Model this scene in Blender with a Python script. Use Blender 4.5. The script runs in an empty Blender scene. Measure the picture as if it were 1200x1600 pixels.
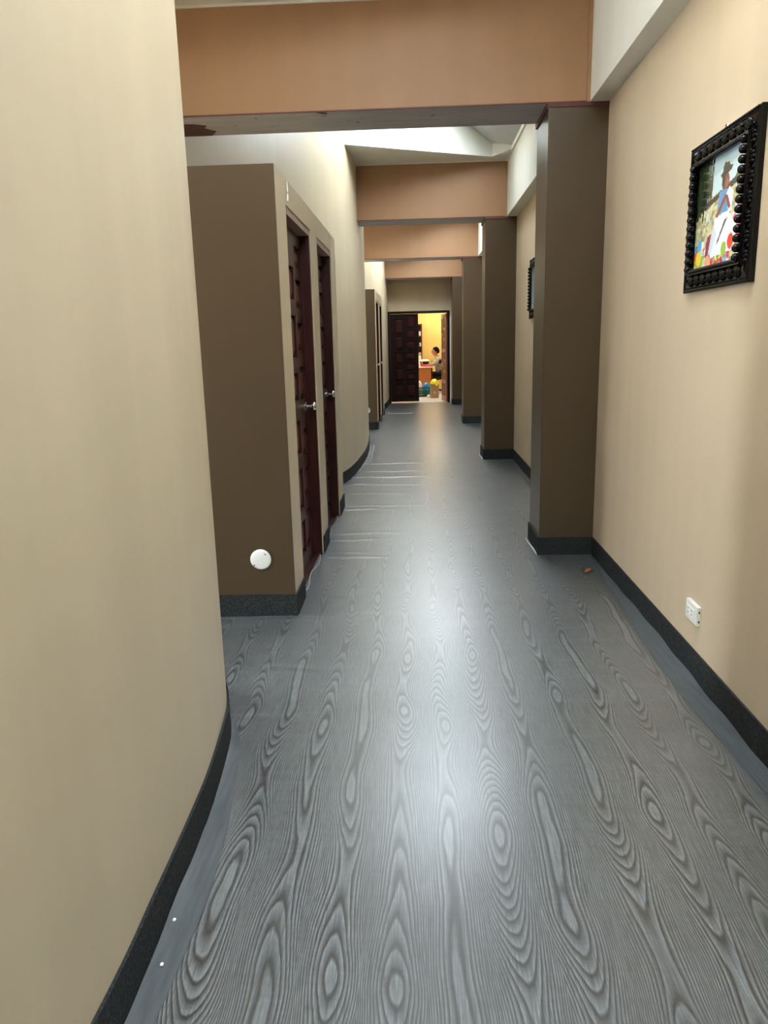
import bpy, bmesh, math, random
from mathutils import Vector, Matrix
import numpy as np
random.seed(7)
SC = bpy.context.scene
COL = SC.collection
PI = math.pi

# ------------------------------------------------------------------ camera
yaw, pitch, roll, FPX, EYE = -0.0471, -0.2218, -0.0240, 1177.6, 1.45
cy, sy = math.cos(yaw), math.sin(yaw)
fw = Vector((sy * math.cos(pitch), cy * math.cos(pitch), math.sin(pitch)))
rt = Vector((cy, -sy, 0)); up = rt.cross(fw)
rt, up = rt * math.cos(roll) + up * math.sin(roll), up * math.cos(roll) - rt * math.sin(roll)
cd = bpy.data.cameras.new('camera'); cam = bpy.data.objects.new('camera', cd); COL.objects.link(cam)
M4 = Matrix.Identity(4)
for i in range(3):
    M4[i][0], M4[i][1], M4[i][2] = rt[i], up[i], -fw[i]
M4[2][3] = EYE
cam.matrix_world = M4
cd.sensor_fit = 'VERTICAL'; cd.sensor_height = 32.0; cd.lens = 32.0 * FPX / 1600.0
cd.clip_start = 0.02; cd.clip_end = 200
SC.camera = cam

# ------------------------------------------------------------------ world, light, exposure
w = bpy.data.worlds.new('overcast_sky'); SC.world = w; w.use_nodes = True
bg = w.node_tree.nodes['Background']
bg.inputs[0].default_value = (0.87, 0.95, 1.0, 1); bg.inputs[1].default_value = 39.0
SC.view_settings.view_transform = 'Standard'; SC.view_settings.look = 'None'
SC.view_settings.gamma = 1.0; SC.view_settings.use_curve_mapping = False
SC.view_settings.exposure = 0.0
SC.cycles.max_bounces = 14; SC.cycles.diffuse_bounces = 10; SC.cycles.transparent_max_bounces = 8
SC.cycles.sample_clamp_indirect = 20.0

# ------------------------------------------------------------------ layout (metres; x right, y along the corridor)
XP, XW, XF = 0.819, 1.182, 1.066          # pillar face, right wall, fascia over the right wall
ZB, ZT = 2.834, 3.435                     # underside and top of the beams
BY = [-3.35, 0.83, 5.026, 9.308, 13.503, 17.60]   # front faces of the beams
BD = 0.44                                 # beam depth
YE = 18.31                                # end wall
Y0 = -4.2                                 # wall behind the camera
BX = -0.675                               # corridor face of the two closet boxes
def roof_z(x): return 3.47 - 0.607 * (x - 1.06)

# ------------------------------------------------------------------ node helper
class NT:
    def __init__(s, name):
        s.m = bpy.data.materials.new(name); s.m.use_nodes = True
        s.t = s.m.node_tree; s.b = s.t.nodes['Principled BSDF']
    def n(s, typ, **kw):
        x = s.t.nodes.new(typ)
        for k, v in kw.items(): setattr(x, k, v)
        return x
    def put(s, sock, v):
        if isinstance(v, bpy.types.NodeSocket): s.t.links.new(v, sock)
        elif isinstance(v, (tuple, list)) and len(v) == 3 and sock.type == 'RGBA': sock.default_value = (*v, 1)
        else: sock.default_value = v
    def math(s, op, a, b=0.0, c=None):
        x = s.n('ShaderNodeMath', operation=op); s.put(x.inputs[0], a); s.put(x.inputs[1], b)
        if c is not None: s.put(x.inputs[2], c)
        return x.outputs[0]
    def pos(s):
        g = s.n('ShaderNodeNewGeometry'); return g.outputs['Position']
    def obj(s): return s.n('ShaderNodeTexCoord').outputs['Object']
    def sep(s, v):
        x = s.n('ShaderNodeSeparateXYZ'); s.put(x.inputs[0], v); return x.outputs
    def comb(s, a, b, c):
        x = s.n('ShaderNodeCombineXYZ')
        for i, v in enumerate((a, b, c)): s.put(x.inputs[i], v)
        return x.outputs[0]
    def scale(s, v, sc):
        x = s.n('ShaderNodeVectorMath', operation='MULTIPLY'); s.put(x.inputs[0], v); x.inputs[1].default_value = sc
        return x.outputs[0]
    def noise(s, v, scale, detail=2.0, rough=0.5):
        x = s.n('ShaderNodeTexNoise'); s.put(x.inputs['Vector'], v); x.inputs['Scale'].default_value = scale
        x.inputs['Detail'].default_value = detail; x.inputs['Roughness'].default_value = rough
        return x.outputs['Fac']
    def ramp(s, fac, stops):
        x = s.n('ShaderNodeValToRGB'); s.put(x.inputs[0], fac); e = x.color_ramp.elements
        while len(e) < len(stops): e.new(0.5)
        for i, (p, c) in enumerate(stops):
            e[i].position = p; e[i].color = (*c, 1) if isinstance(c, tuple) else (c, c, c, 1)
        return x.outputs[0]
    def mix(s, fac, a, b, blend='MIX'):
        x = s.n('ShaderNodeMix', data_type='RGBA', blend_type=blend); s.put(x.inputs[0], fac)
        s.put(x.inputs[6], a); s.put(x.inputs[7], b); return x.outputs[2]
    def bump(s, h, strength=0.2, dist=0.01):
        x = s.n('ShaderNodeBump'); s.put(x.inputs['Height'], h); x.inputs['Strength'].default_value = strength
        x.inputs['Distance'].default_value = dist; s.t.links.new(x.outputs[0], s.b.inputs['Normal'])
    def base(s, c, rough=0.6, spec=0.5, metal=0.0):
        s.put(s.b.inputs['Base Color'], c); s.put(s.b.inputs['Roughness'], rough)
        s.b.inputs['Specular IOR Level'].default_value = spec; s.b.inputs['Metallic'].default_value = metal
        return s

MAT = {}
def plain(name, c, rough=0.6, spec=0.5, metal=0.0, var=0.08, scale=30.0):
    t = NT(name); f = t.noise(t.obj(), scale, 3.0)
    lo = tuple(x * (1 - var) for x in c); hi = tuple(min(1, x * (1 + var)) for x in c)
    t.base(t.ramp(f, [(0.3, lo), (0.7, hi)]), rough, spec, metal)
    MAT[name] = t.m; return t
def paint(name, c, rough=0.55, streak=0.05, bump=0.12, spec=0.4):
    """brushed and rolled wall paint: faint vertical streaks, blotches, plaster relief"""
    t = NT(name); p = t.pos()
    a = t.noise(t.scale(p, (6.0, 6.0, 0.35)), 1.0, 3.0)
    b = t.noise(p, 1.7, 3.0)
    f = t.math('ADD', t.math('MULTIPLY', a, 0.5), t.math('MULTIPLY', b, 0.5))
    lo = tuple(x * (1 - streak) for x in c); hi = tuple(min(1, x * (1 + streak)) for x in c)
    c0 = t.ramp(f, [(0.35, lo), (0.65, hi)])
    spots = t.ramp(t.noise(p, 9.0, 4.0, 0.7), [(0.73, 1.0), (0.80, 0.90)])
    t.base(t.mix(1.0, c0, spots, 'MULTIPLY'), rough, spec)
    t.bump(t.math('ADD', t.noise(p, 5.0, 3.0), t.math('MULTIPLY', t.noise(p, 120.0, 2.0), 0.08)), bump, 0.02)
    MAT[name] = t.m; return t

paint('cream_paint', (0.525, 0.435, 0.297), 0.42)
paint('peach_paint', (0.605, 0.482, 0.338), 0.40, 0.04)
paint('white_cream_paint', (0.66, 0.65, 0.59), 0.55)
paint('brown_paint', (0.070, 0.045, 0.023), 0.34, 0.05, 0.06, 0.5)
paint('orange_paint', (0.335, 0.182, 0.093), 0.5, 0.05)
paint('yellow_paint', (0.84, 0.61, 0.19), 0.6)
paint('roof_paint', (0.48, 0.49, 0.49), 0.7)
plain('primer_red', (0.10, 0.030, 0.022), 0.6)
plain('white_trim', (0.80, 0.78, 0.70), 0.5)
# grey beam underside with chipped spots
t = NT('grey_underside'); p = t.pos()
c0 = t.ramp(t.noise(t.scale(p, (0.7, 5, 5)), 3.0, 4.0), [(0.3, (0.40, 0.375, 0.39)), (0.7, (0.54, 0.51, 0.53))])
ch = t.ramp(t.noise(t.scale(p, (1, 1.6, 1)), 9.0, 3.0, 0.6), [(0.70, 0.0), (0.72, 1.0)])
t.base(t.mix(ch, c0, (0.16, 0.08, 0.07)), 0.6); MAT['grey_underside'] = t.m
# speckled charcoal baseboard covering
t = NT('baseboard_grey'); p = t.pos()
c0 = t.ramp(t.noise(p, 130.0, 3.0, 0.7), [(0.36, (0.011, 0.012, 0.012)), (0.52, (0.024, 0.026, 0.027)), (0.68, (0.055, 0.058, 0.060))])
t.base(c0, 0.75, 0.15); t.bump(t.noise(p, 160.0), 0.25, 0.003); MAT['baseboard_grey'] = t.m

# printed wood grain vinyl
t = NT('woodgrain_vinyl'); p = t.pos(); X, Y, Z = t.sep(p)
CW = 0.158
wob = t.math('MULTIPLY', t.math('SUBTRACT', t.noise(t.comb(t.math('MULTIPLY', X, 1.2), t.math('MULTIPLY', Y, 1.6), 0.0), 1.0, 1.0), 0.5), 0.10)
c = t.math('DIVIDE', t.math('ADD', X, wob), CW)
ci = t.math('FLOOR', c); u = t.math('SUBTRACT', t.math('FRACT', c), 0.5)
wn = t.n('ShaderNodeTexWhiteNoise', noise_dimensions='1D'); t.put(wn.inputs['W'], ci); rnd = wn.outputs['Value']
wn2 = t.n('ShaderNodeTexWhiteNoise', noise_dimensions='1D'); t.put(wn2.inputs['W'], t.math('ADD', ci, 77.3)); rnd2 = wn2.outputs['Value']
u = t.math('ADD', u, t.math('MULTIPLY', t.math('SUBTRACT', rnd2, 0.5), 0.22))
n1 = t.n('ShaderNodeTexNoise', noise_dimensions='1D'); t.put(n1.inputs['W'], t.math('ADD', t.math('MULTIPLY', Y, 0.75), t.math('MULTIPLY', rnd, 91.0)))
n1.inputs['Scale'].default_value = 1.0; n1.inputs['Detail'].default_value = 0.6
d = t.math('MULTIPLY', t.math('SUBTRACT', n1.outputs[0], 0.5), 3.4)
fw_ = t.math('MULTIPLY', t.math('SUBTRACT', t.noise(t.scale(p, (26, 5, 1)), 1.0, 2.0), 0.5), 0.09)
ua = t.math('MULTIPLY', u, 1.9)
r = t.math('ADD', t.math('SQRT', t.math('ADD', t.math('MULTIPLY', d, d), 0.006)), t.math('MULTIPLY', ua, ua))
r = t.math('ADD', r, fw_)
ring = t.math('FRACT', t.math('MULTIPLY', r, 8.6))
line = t.ramp(ring, [(0.0, 0.10), (0.12, 0.04), (0.26, 0.42), (0.55, 0.75), (0.84, 1.0), (1.0, 0.22)])
lw = t.math('MULTIPLY', t.noise(t.scale(p, (3, 0.9, 1)), 1.6, 2.0), 1.15)
lsoft = t.mix(t.math('MINIMUM', t.math('ADD', lw, 0.22), 1.0), (0.62, 0.62, 0.62), line)
fib = t.ramp(t.noise(t.scale(p, (330, 7, 1)), 1.0, 2.0, 0.6), [(0.32, 0.50), (0.68, 1.28)])
cloth = t.ramp(t.noise(t.scale(p, (60, 60, 1)), 1.0, 4.0, 0.7), [(0.3, 0.88), (0.7, 1.10)])
patch = t.ramp(t.noise(t.scale(p, (2.0, 1.0, 1)), 1.3, 4.0, 0.6), [(0.3, 0.86), (0.7, 1.12)])
col = t.ramp(lsoft, [(0.05, (0.002, 0.0022, 0.0024)), (0.42, (0.050, 0.054, 0.057)), (1.0, (0.180, 0.198, 0.210))])
for k in (fib, cloth, patch): col = t.mix(1.0, col, k, 'MULTIPLY')
rough = t.ramp(t.noise(t.scale(p, (1.5, 1.5, 1)), 2.2, 5.0, 0.7), [(0.3, 0.36), (0.7, 0.46)])
t.base(col, rough, 0.55); t.b.inputs['Coat Weight'].default_value = 1.0; t.b.inputs['Coat Roughness'].default_value = 0.30; t.b.inputs['Coat IOR'].default_value = 1.8
crease = t.ramp(X, [(0.0, 1.0), (1.0, 1.0)])
cr = t.math('MULTIPLY', t.noise(t.scale(p, (1.1, 11.0, 1)), 1.0, 3.0, 0.55), 1.0)
lump = t.noise(t.scale(p, (2.2, 4.0, 1)), 1.6, 3.0, 0.55)
t.bump(t.math('ADD', t.math('MULTIPLY', cr, 0.35), t.math('ADD', t.math('MULTIPLY', lump, 0.5), t.math('MULTIPLY', line, 0.012))), 0.35, 0.02)
MAT['woodgrain_vinyl'] = t.m
t = NT('vinyl_edge'); p = t.pos()
t.base(t.ramp(t.noise(t.scale(p, (60, 6, 6)), 1.0, 3.0), [(0.3, (0.060, 0.067, 0.073)), (0.7, (0.095, 0.104, 0.112))]), 0.42, 0.5); MAT['vinyl_edge'] = t.m
plain('vinyl_edge_pale', (0.34, 0.33, 0.32), 0.4)
plain('vinyl_back', (0.78, 0.80, 0.82), 0.35)  # near-white colour of the thin vinyl lip lines

def wood(name, c1, c2, rough=0.35, spec=0.5, sc=(14, 14, 1.2)):
    t = NT(name); p = t.obj(); f = t.noise(t.scale(p, sc), 1.6, 4.0, 0.6)
    t.base(t.ramp(f, [(0.3, c1), (0.7, c2)]), rough, spec); t.bump(f, 0.15, 0.002); MAT[name] = t.m
wood('mahogany', (0.022, 0.0050, 0.0042), (0.048, 0.011, 0.008), 0.38, 0.3)
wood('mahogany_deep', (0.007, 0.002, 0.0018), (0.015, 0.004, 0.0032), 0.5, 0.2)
wood('mahogany_dark', (0.022, 0.0045, 0.0038), (0.045, 0.0095, 0.0075), 0.6, 0.15)
wood('mahogany_worn', (0.060, 0.015, 0.009), (0.12, 0.033, 0.018), 0.4, 0.3)
wood('mahogany_bright', (0.20, 0.075, 0.045), (0.34, 0.15, 0.085), 0.4)  # paler mahogany with the office light put into its colour
wood('frame_tan', (0.26, 0.17, 0.13), (0.36, 0.25, 0.19), 0.55)
wood('desk_wood', (0.36, 0.125, 0.035), (0.46, 0.17, 0.05), 0.4, sc=(2, 2, 14))
wood('shelf_wood', (0.075, 0.022, 0.014), (0.13, 0.042, 0.024), 0.4)
plain('steel', (0.62, 0.60, 0.56), 0.22, 0.5, 1.0, 0.03)
plain('white_plastic', (0.76, 0.75, 0.70), 0.38, 0.5, 0, 0.03)
plain('socket_dark', (0.03, 0.03, 0.03), 0.6)
plain('black_lacquer', (0.0020, 0.0020, 0.0023), 0.11, 0.26, 0, 0.2)
plain('black_plastic', (0.012, 0.012, 0.013), 0.45)
plain('black_mesh', (0.018, 0.019, 0.020), 0.7)
plain('grey_cloth', (0.33, 0.31, 0.26), 0.85, 0.2, 0, 0.15)
plain('black_cloth', (0.014, 0.014, 0.017), 0.85, 0.2)
plain('skin', (0.42, 0.20, 0.12), 0.5, 0.4, 0, 0.06)
plain('hair', (0.006, 0.005, 0.005), 0.85, 0.08)
plain('eye_dark', (0.012, 0.008, 0.006), 0.2)
plain('red_plastic', (0.70, 0.045, 0.06), 0.35)
plain('pink_paper', (0.80, 0.30, 0.28), 0.6)
plain('white_paper', (0.82, 0.81, 0.76), 0.7, 0.3)
plain('cream_lid', (0.78, 0.74, 0.52), 0.4)
plain('green_crate', (0.012, 0.085, 0.035), 0.45)
plain('blue_bag', (0.012, 0.24, 0.62), 0.3, 0.5, 0, 0.3, 9)
plain('white_bag', (0.80, 0.77, 0.72), 0.35)
plain('yellow_bag', (0.85, 0.78, 0.03), 0.4, 0.5, 0, 0.1, 12)
t = NT('kraft_sack'); p = t.obj()
t.base(t.ramp(t.noise(t.scale(p, (1, 1, 2)), 14.0, 4.0), [(0.3, (0.28, 0.185, 0.10)), (0.7, (0.40, 0.275, 0.155))]), 0.75, 0.3); t.bump(t.noise(p, 60.0), 0.3, 0.01); MAT['kraft_sack'] = t.m
plain('tan_box', (0.55, 0.38, 0.20), 0.6)
plain('dry_leaf', (0.22, 0.085, 0.030), 0.7, 0.3, 0, 0.3, 90)
plain('cable_white', (0.70, 0.68, 0.60), 0.5)
t = NT('office_tile'); p = t.pos()
t.base(t.ramp(t.noise(p, 6.0, 4.0), [(0.3, (0.50, 0.50, 0.48)), (0.7, (0.62, 0.62, 0.60))]), 0.35); MAT['office_tile'] = t.m
t = NT('print_ink'); a = t.n('ShaderNodeVertexColor'); a.layer_name = 'ink'
t.base(a.outputs[0], 0.18, 0.6); MAT['print_ink'] = t.m
t = NT('window_glass'); gl = t.n('ShaderNodeBsdfGlossy'); gl.inputs['Roughness'].default_value = 0.05
tr = t.n('ShaderNodeBsdfTransparent'); tr.inputs[0].default_value = (0.93, 0.95, 0.96, 1)
mx = t.n('ShaderNodeMixShader'); mx.inputs[0].default_value = 0.07
t.t.links.new(tr.outputs[0], mx.inputs[1]); t.t.links.new(gl.outputs[0], mx.inputs[2])
t.t.links.new(mx.outputs[0], t.t.nodes['Material Output'].inputs[0]); MAT['window_glass'] = t.m
t = NT('lamp_glow'); t.base((0.9, 0.9, 0.9)); t.b.inputs['Emission Color'].default_value = (1, 0.95, 0.85, 1)
t.b.inputs['Emission Strength'].default_value = 37.0; MAT['lamp_glow'] = t.m

# ------------------------------------------------------------------ mesh helper
class MB:
    def __init__(s): s.v = []; s.f = []; s.mi = []
    def add(s, vs, fs, mi=0):
        o = len(s.v); s.v += [tuple(v) for v in vs]
        for f in fs: s.f.append(tuple(i + o for i in f)); s.mi.append(mi)
        return s
    def box(s, x0, x1, y0, y1, z0, z1, mi=0, top=None):
        """axis box; top = (dx, dy) shrinks the z1 face (a frustum)"""
        a, b = top or (0, 0)
        v = [(x0, y0, z0), (x1, y0, z0), (x1, y1, z0), (x0, y1, z0), (x0 + a, y0 + b, z1), (x1 - a, y0 + b, z1), (x1 - a, y1 - b, z1), (x0 + a, y1 - b, z1)]
        return s.add(v, [(3, 2, 1, 0), (4, 5, 6, 7), (0, 1, 5, 4), (1, 2, 6, 5), (2, 3, 7, 6), (3, 0, 4, 7)], mi)
    def prism(s, pts, z0, z1, mi=0):
        """vertical prism over a ccw plan polygon; z0/z1 numbers or functions of (x,y)"""
        n = len(pts); g = lambda z, p: z(p[0], p[1]) if callable(z) else z
        v = [(p[0], p[1], g(z0, p)) for p in pts] + [(p[0], p[1], g(z1, p)) for p in pts]
        f = [tuple(range(n - 1, -1, -1)), tuple(range(n, 2 * n))] + [(i, (i + 1) % n, n + (i + 1) % n, n + i) for i in range(n)]
        return s.add(v, f, mi)
    def ribbon(s, line, d, z0, z1, mi=0):
        """wall following an open plan polyline, d thick to the left of travel (negative: right)"""
        off = offset(line, d); n = len(line); v = []
        for a, b in zip(line, off): v += [(a[0], a[1], z0), (a[0], a[1], z1), (b[0], b[1], z1), (b[0], b[1], z0)]
        f = []
        for i in range(n - 1):
            o, q = 4 * i, 4 * i + 4
            for k in range(4): f.append((o + k, o + (k + 1) % 4, q + (k + 1) % 4, q + k))
        f += [(3, 2, 1, 0), (4 * n - 4, 4 * n - 3, 4 * n - 2, 4 * n - 1)]
        return s.add(v, f, mi)
    def tube(s, pts, rad, seg=10, mi=0, cap=True):
        pts = [Vector(p) for p in pts]; n = len(pts); v = []; f = []
        for i, p in enumerate(pts):
            d = (pts[min(i + 1, n - 1)] - pts[max(i - 1, 0)]).normalized()
            a = d.cross(Vector((0, 0, 1)));
            if a.length < 0.05: a = d.cross(Vector((0, 1, 0)))
            a.normalize(); b = d.cross(a); rr = rad[i] if isinstance(rad, (list, tuple)) else rad
            for k in range(seg):
                q = 2 * PI * k / seg; v.append(p + a * rr * math.cos(q) + b * rr * math.sin(q))
        for i in range(n - 1):
            for k in range(seg): f.append((i * seg + k, i * seg + (k + 1) % seg, (i + 1) * seg + (k + 1) % seg, (i + 1) * seg + k))
        if cap: f += [tuple(range(seg - 1, -1, -1)), tuple(range((n - 1) * seg, n * seg))]
        return s.add(v, f, mi)
    def lathe(s, prof, seg=24, mi=0, M=None):
        """profile of (radius, height) about local z"""
        v = []; f = []; n = len(prof)
        for r, h in prof:
            for k in range(seg):
                q = 2 * PI * k / seg; p = Vector((r * math.cos(q), r * math.sin(q), h)); v.append(M @ p if M else p)
        for i in range(n - 1):
            for k in range(seg): f.append((i * seg + k, i * seg + (k + 1) % seg, (i + 1) * seg + (k + 1) % seg, (i + 1) * seg + k))
        f += [tuple(range(seg - 1, -1, -1)), tuple(range((n - 1) * seg, n * seg))]
        return s.add(v, f, mi)
    def ball(s, c, r, seg=12, rings=8, mi=0, fn=None):
        rx, ry, rz = r if isinstance(r, (tuple, list)) else (r, r, r); v = []; f = []
        for i in range(rings + 1):
            th = PI * i / rings
            for k in range(seg):
                ph = 2 * PI * k / seg; p = Vector((math.sin(th) * math.cos(ph), math.sin(th) * math.sin(ph), math.cos(th)))
                if fn: p = fn(p)
                v.append((c[0] + p[0] * rx, c[1] + p[1] * ry, c[2] + p[2] * rz))
        for i in range(rings):
            for k in range(seg): f.append((i * seg + k, (i + 1) * seg + k, (i + 1) * seg + (k + 1) % seg, i * seg + (k + 1) % seg))
        return s.add(v, f, mi)
    def mesh(s, name, mats, bevel=0.0, smooth=False):
        me = bpy.data.meshes.new(name); me.from_pydata(s.v, [], s.f)
        for m in ([mats] if isinstance(mats, str) else mats): me.materials.append(MAT[m])
        me.polygons.foreach_set('material_index', s.mi)
        bm = bmesh.new(); bm.from_mesh(me)
        bmesh.ops.remove_doubles(bm, verts=bm.verts, dist=1e-5)
        bmesh.ops.recalc_face_normals(bm, faces=bm.faces)
        if bevel:
            es = [e for e in bm.edges if len(e.link_faces) == 2 and e.calc_face_angle() > 0.6]
            bmesh.ops.bevel(bm, geom=es, offset=bevel, segments=2, profile=0.6, affect='EDGES', clamp_overlap=True)
        bm.to_mesh(me); bm.free()
        if smooth:
            me.polygons.foreach_set('use_smooth', [True] * len(me.polygons))
            try: me.set_sharp_from_angle(angle=0.7)
            except Exception: pass
        return me
    def obj(s, name, mats, parent=None, bevel=0.0, smooth=False):
        o = bpy.data.objects.new(name, s.mesh(name, mats, bevel, smooth)); COL.objects.link(o)
        if parent: o.parent = parent
        return o

def offset(line, d):
    P = [Vector((p[0], p[1])) for p in line]; out = []
    for i, p in enumerate(P):
        a = (P[i] - P[i - 1]).normalized() if i else None; b = (P[i + 1] - P[i]).normalized() if i < len(P) - 1 else None
        na = Vector((-a.y, a.x)) if a else None; nb = Vector((-b.y, b.x)) if b else None
        if na is None: n = nb
        elif nb is None: n = na
        else:
            n = (na + nb).normalized(); n = n / max(0.5, n.dot(na))
        q = p + n * d; out.append((q.x, q.y))
    return out
def tag(o, label, cat=None, group=None, kind=None):
    o['label'] = label
    if cat: o['category'] = cat
    if group: o['group'] = group
    if kind: o['kind'] = kind
    return o
def S(o, label, cat): return tag(o, label, cat, kind='structure')
def empty(name, loc=(0, 0, 0), rz=0.0):
    o = bpy.data.objects.new(name, None); COL.objects.link(o); o.location = loc; o.rotation_euler = (0, 0, rz)
    o.empty_display_size = 0.1; return o
def copy_tree(o, parent=None):
    c = o.copy(); COL.objects.link(c)
    if parent: c.parent = parent
    for ch in list(o.children): copy_tree(ch, c)
    return c
def catmull(pts, n=6):
    out = []; P = [Vector((p[0], p[1])) for p in pts]
    for i in range(len(P) - 1):
        a, b, c_, d_ = P[max(i - 1, 0)], P[i], P[i + 1], P[min(i + 2, len(P) - 1)]
        for k in range(n):
            t_ = k / n
            q = 0.5 * ((2 * b) + (c_ - a) * t_ + (2 * a - 5 * b + 4 * c_ - d_) * t_ ** 2 + (3 * b - a - 3 * c_ + d_) * t_ ** 3)
            out.append((q.x, q.y))
    out.append((P[-1].x, P[-1].y)); return out

# ------------------------------------------------------------------ floor
NEAR = catmull([(-1.45, -4.2), (-1.12, -2.6), (-0.85, -1.0), (-0.735, 0.0), (-0.676, 1.2), (-0.674, 1.6), (-0.680, 1.97), (-0.692, 2.2),
                (-0.722, 2.5), (-0.745, 2.63), (-0.785, 2.76), (-0.85, 2.86), (-0.95, 2.92), (-1.2, 2.95), (-2.5, 2.95)])
MIDW = catmull([(-2.42, 3.10), (-2.12, 4.0), (-1.66, 5.2), (-1.31, 6.1), (-1.00, 7.0), (-0.79, 7.8), (-0.712, 8.39), (-0.672, 9.2), (-0.664, 9.7),
                (-0.676, 10.3), (-0.700, 10.8), (-0.716, 11.1), (-0.735, 11.25), (-0.785, 11.36), (-0.88, 11.42), (-1.2, 11.45), (-2.5, 11.45)])
FARW = catmull([(-2.42, 11.6), (-2.12, 12.5), (-1.62, 13.7), (-1.30, 14.5), (-0.98, 15.4), (-0.78, 16.2), (-0.705, 16.9), (-0.672, 17.7), (-0.668, 18.31)])

def floor_mesh():
    xs = list(np.arange(-2.6, -0.9, 0.2)) + list(np.arange(-0.9, 0.25, 0.04)) + list(np.arange(0.25, 1.3, 0.15)) + [1.3]
    ys = list(np.arange(-4.3, 1.2, 0.3)) + list(np.arange(1.2, 9.5, 0.016)) + list(np.arange(9.5, 18.46, 0.1)) + [18.46]
    rid = [(3.86, -0.66, 0.35, .0030, .018), (3.20, -0.8, 0.30, .0026, .020), (2.72, -0.8, 0.2, .0022, .02), (4.22, -0.66, 0.30, .0022, .016),
           (5.02, -0.66, 0.42, .0058, .022), (5.14, -0.60, 0.16, .0040, .018), (5.47, -0.66, 0.36, .0040, .020), (5.66, -0.62, 0.50, .0030, .022), (6.52, -0.64, 0.26, .0060, .022),
           (6.68, -0.60, 0.60, .0035, .024), (7.25, -0.70, 0.50, .0030, .025), (7.75, -0.72, 0.70, .0040, .025), (8.15, -0.66, 0.90, .0060, .03), (8.55, -0.6, 0.7, .0045, .03), (9.1, -0.6, 0.8, .004, .03)]
    X, Y = np.meshgrid(xs, ys); Z = np.zeros_like(X)
    for (yc, x0, ln, h, sg) in rid:
        yy = yc + 0.25 * (X - x0) * math.sin(yc * 7) * 0.35 + 0.012 * np.sin(X * 11 + yc)
        Z += 1.5 * h * np.exp(-((Y - yy) / sg) ** 2) * np.exp(-np.clip((X - x0) / ln, 0, None) ** 2 * 1.4)
    v = [(float(a), float(b), float(c)) for a, b, c in zip(X.ravel(), Y.ravel(), Z.ravel())]
    nx = len(xs); f = []
    for j in range(len(ys) - 1):
        for i in range(nx - 1): f.append((j * nx + i, j * nx + i + 1, (j + 1) * nx + i + 1, (j + 1) * nx + i))
    b = MB(); b.add(v, f)
    b.box(-2.6, 1.3, -4.3, 18.46, -0.12, -0.02)
    return b
floor = floor_mesh().obj('floor', 'woodgrain_vinyl', smooth=True)
S(floor, 'grey printed woodgrain vinyl sheet flooring running down the whole corridor', 'floor')
def vinyl_strip(line, side, w=0.075, lift=0.016, mat='vinyl_edge', seed=1.0):
    """loose vinyl edge curling up along a wall; side +1 when the room lies left of travel"""
    prof = [(0.0, 1.0), (0.012, 0.72), (0.03, 0.36), (0.055, 0.12), (w, 0.02)]
    b = MB(); cols = [offset(line, side * (0.012 + q)) for q, _ in prof]; v = []; n = len(line)
    for i in range(n):
        k = 0.55 + 0.45 * math.sin(i * 0.9 * seed + seed) * math.sin(i * 0.37 + 2 * seed)
        en = min(1.0, 0.12 + i * 0.035, 0.12 + (n - 1 - i) * 0.035)
        for j, (q, h) in enumerate(prof):
            a0, a1 = cols[0][i], cols[j][i]
            v.append((a0[0] + (a1[0] - a0[0]) * en, a0[1] + (a1[1] - a0[1]) * en, 0.002 + lift * h * k * en))
    m = len(prof); f = [(i * m + j, i * m + j + 1, (i + 1) * m + j + 1, (i + 1) * m + j) for i in range(n - 1) for j in range(m - 1)]
    b.add(v, f); return b.obj('vinyl_edge', mat, floor, smooth=True)
def dens(line, st=0.06):
    out = []
    for a, b in zip(line[:-1], line[1:]):
        L = math.dist(a, b); k = max(1, int(L / st))
        out += [(a[0] + (b[0] - a[0]) * i / k, a[1] + (b[1] - a[1]) * i / k) for i in range(k)]
    return out + [line[-1]]
vinyl_strip(dens([p for p in NEAR if -0.1 < p[1] < 2.7]), -1, 0.085, 0.016)
vinyl_strip(dens([p for p in MIDW if 8.0 < p[1] < 11.2]), -1, 0.09, 0.028, 'vinyl_edge', 1.7)
vinyl_strip(dens([(XW, 1.35), (XW, 4.98)]), 1, 0.10, 0.022, 'vinyl_edge', 0.6)
vinyl_strip(dens([(XW, 5.6), (XW, 9.25)]), 1, 0.06, 0.012, 'vinyl_edge', 0.8)
for yb in (BY[2], BY[3]):
    b = MB(); b.tube(dens([(XP - 0.016, yb - 0.012), (XP - 0.022, yb + 0.2), (XP - 0.03, yb + 0.46)], 0.05) and
                     [(XP - 0.016 - 0.012 * k / 6, yb - 0.02 + 0.075 * k, 0.006 + 0.004 * math.sin(k)) for k in range(7)], [0.003, 0.006, 0.007, 0.006, 0.005, 0.005, 0.003], 6)
    b.obj('vinyl_lip', 'vinyl_back', floor, smooth=True)
b = MB(); b.tube([(p[0] + 0.07 + 0.006 * math.sin(i * .5), p[1], 0.004) for i, p in enumerate(dens([p for p in MIDW if 9.25 < p[1] < 10.9], 0.1))], 0.004, 6)
b.obj('vinyl_lip', 'vinyl_back', floor, smooth=True)
b = MB(); b.tube([(-0.62, 15.75, 0.004), (-0.55, 15.62, 0.005), (-0.42, 15.6, 0.005), (-0.1, 15.66, 0.003)], 0.006, 6)
b.obj('vinyl_lip', 'vinyl_back', floor, smooth=True)

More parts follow.
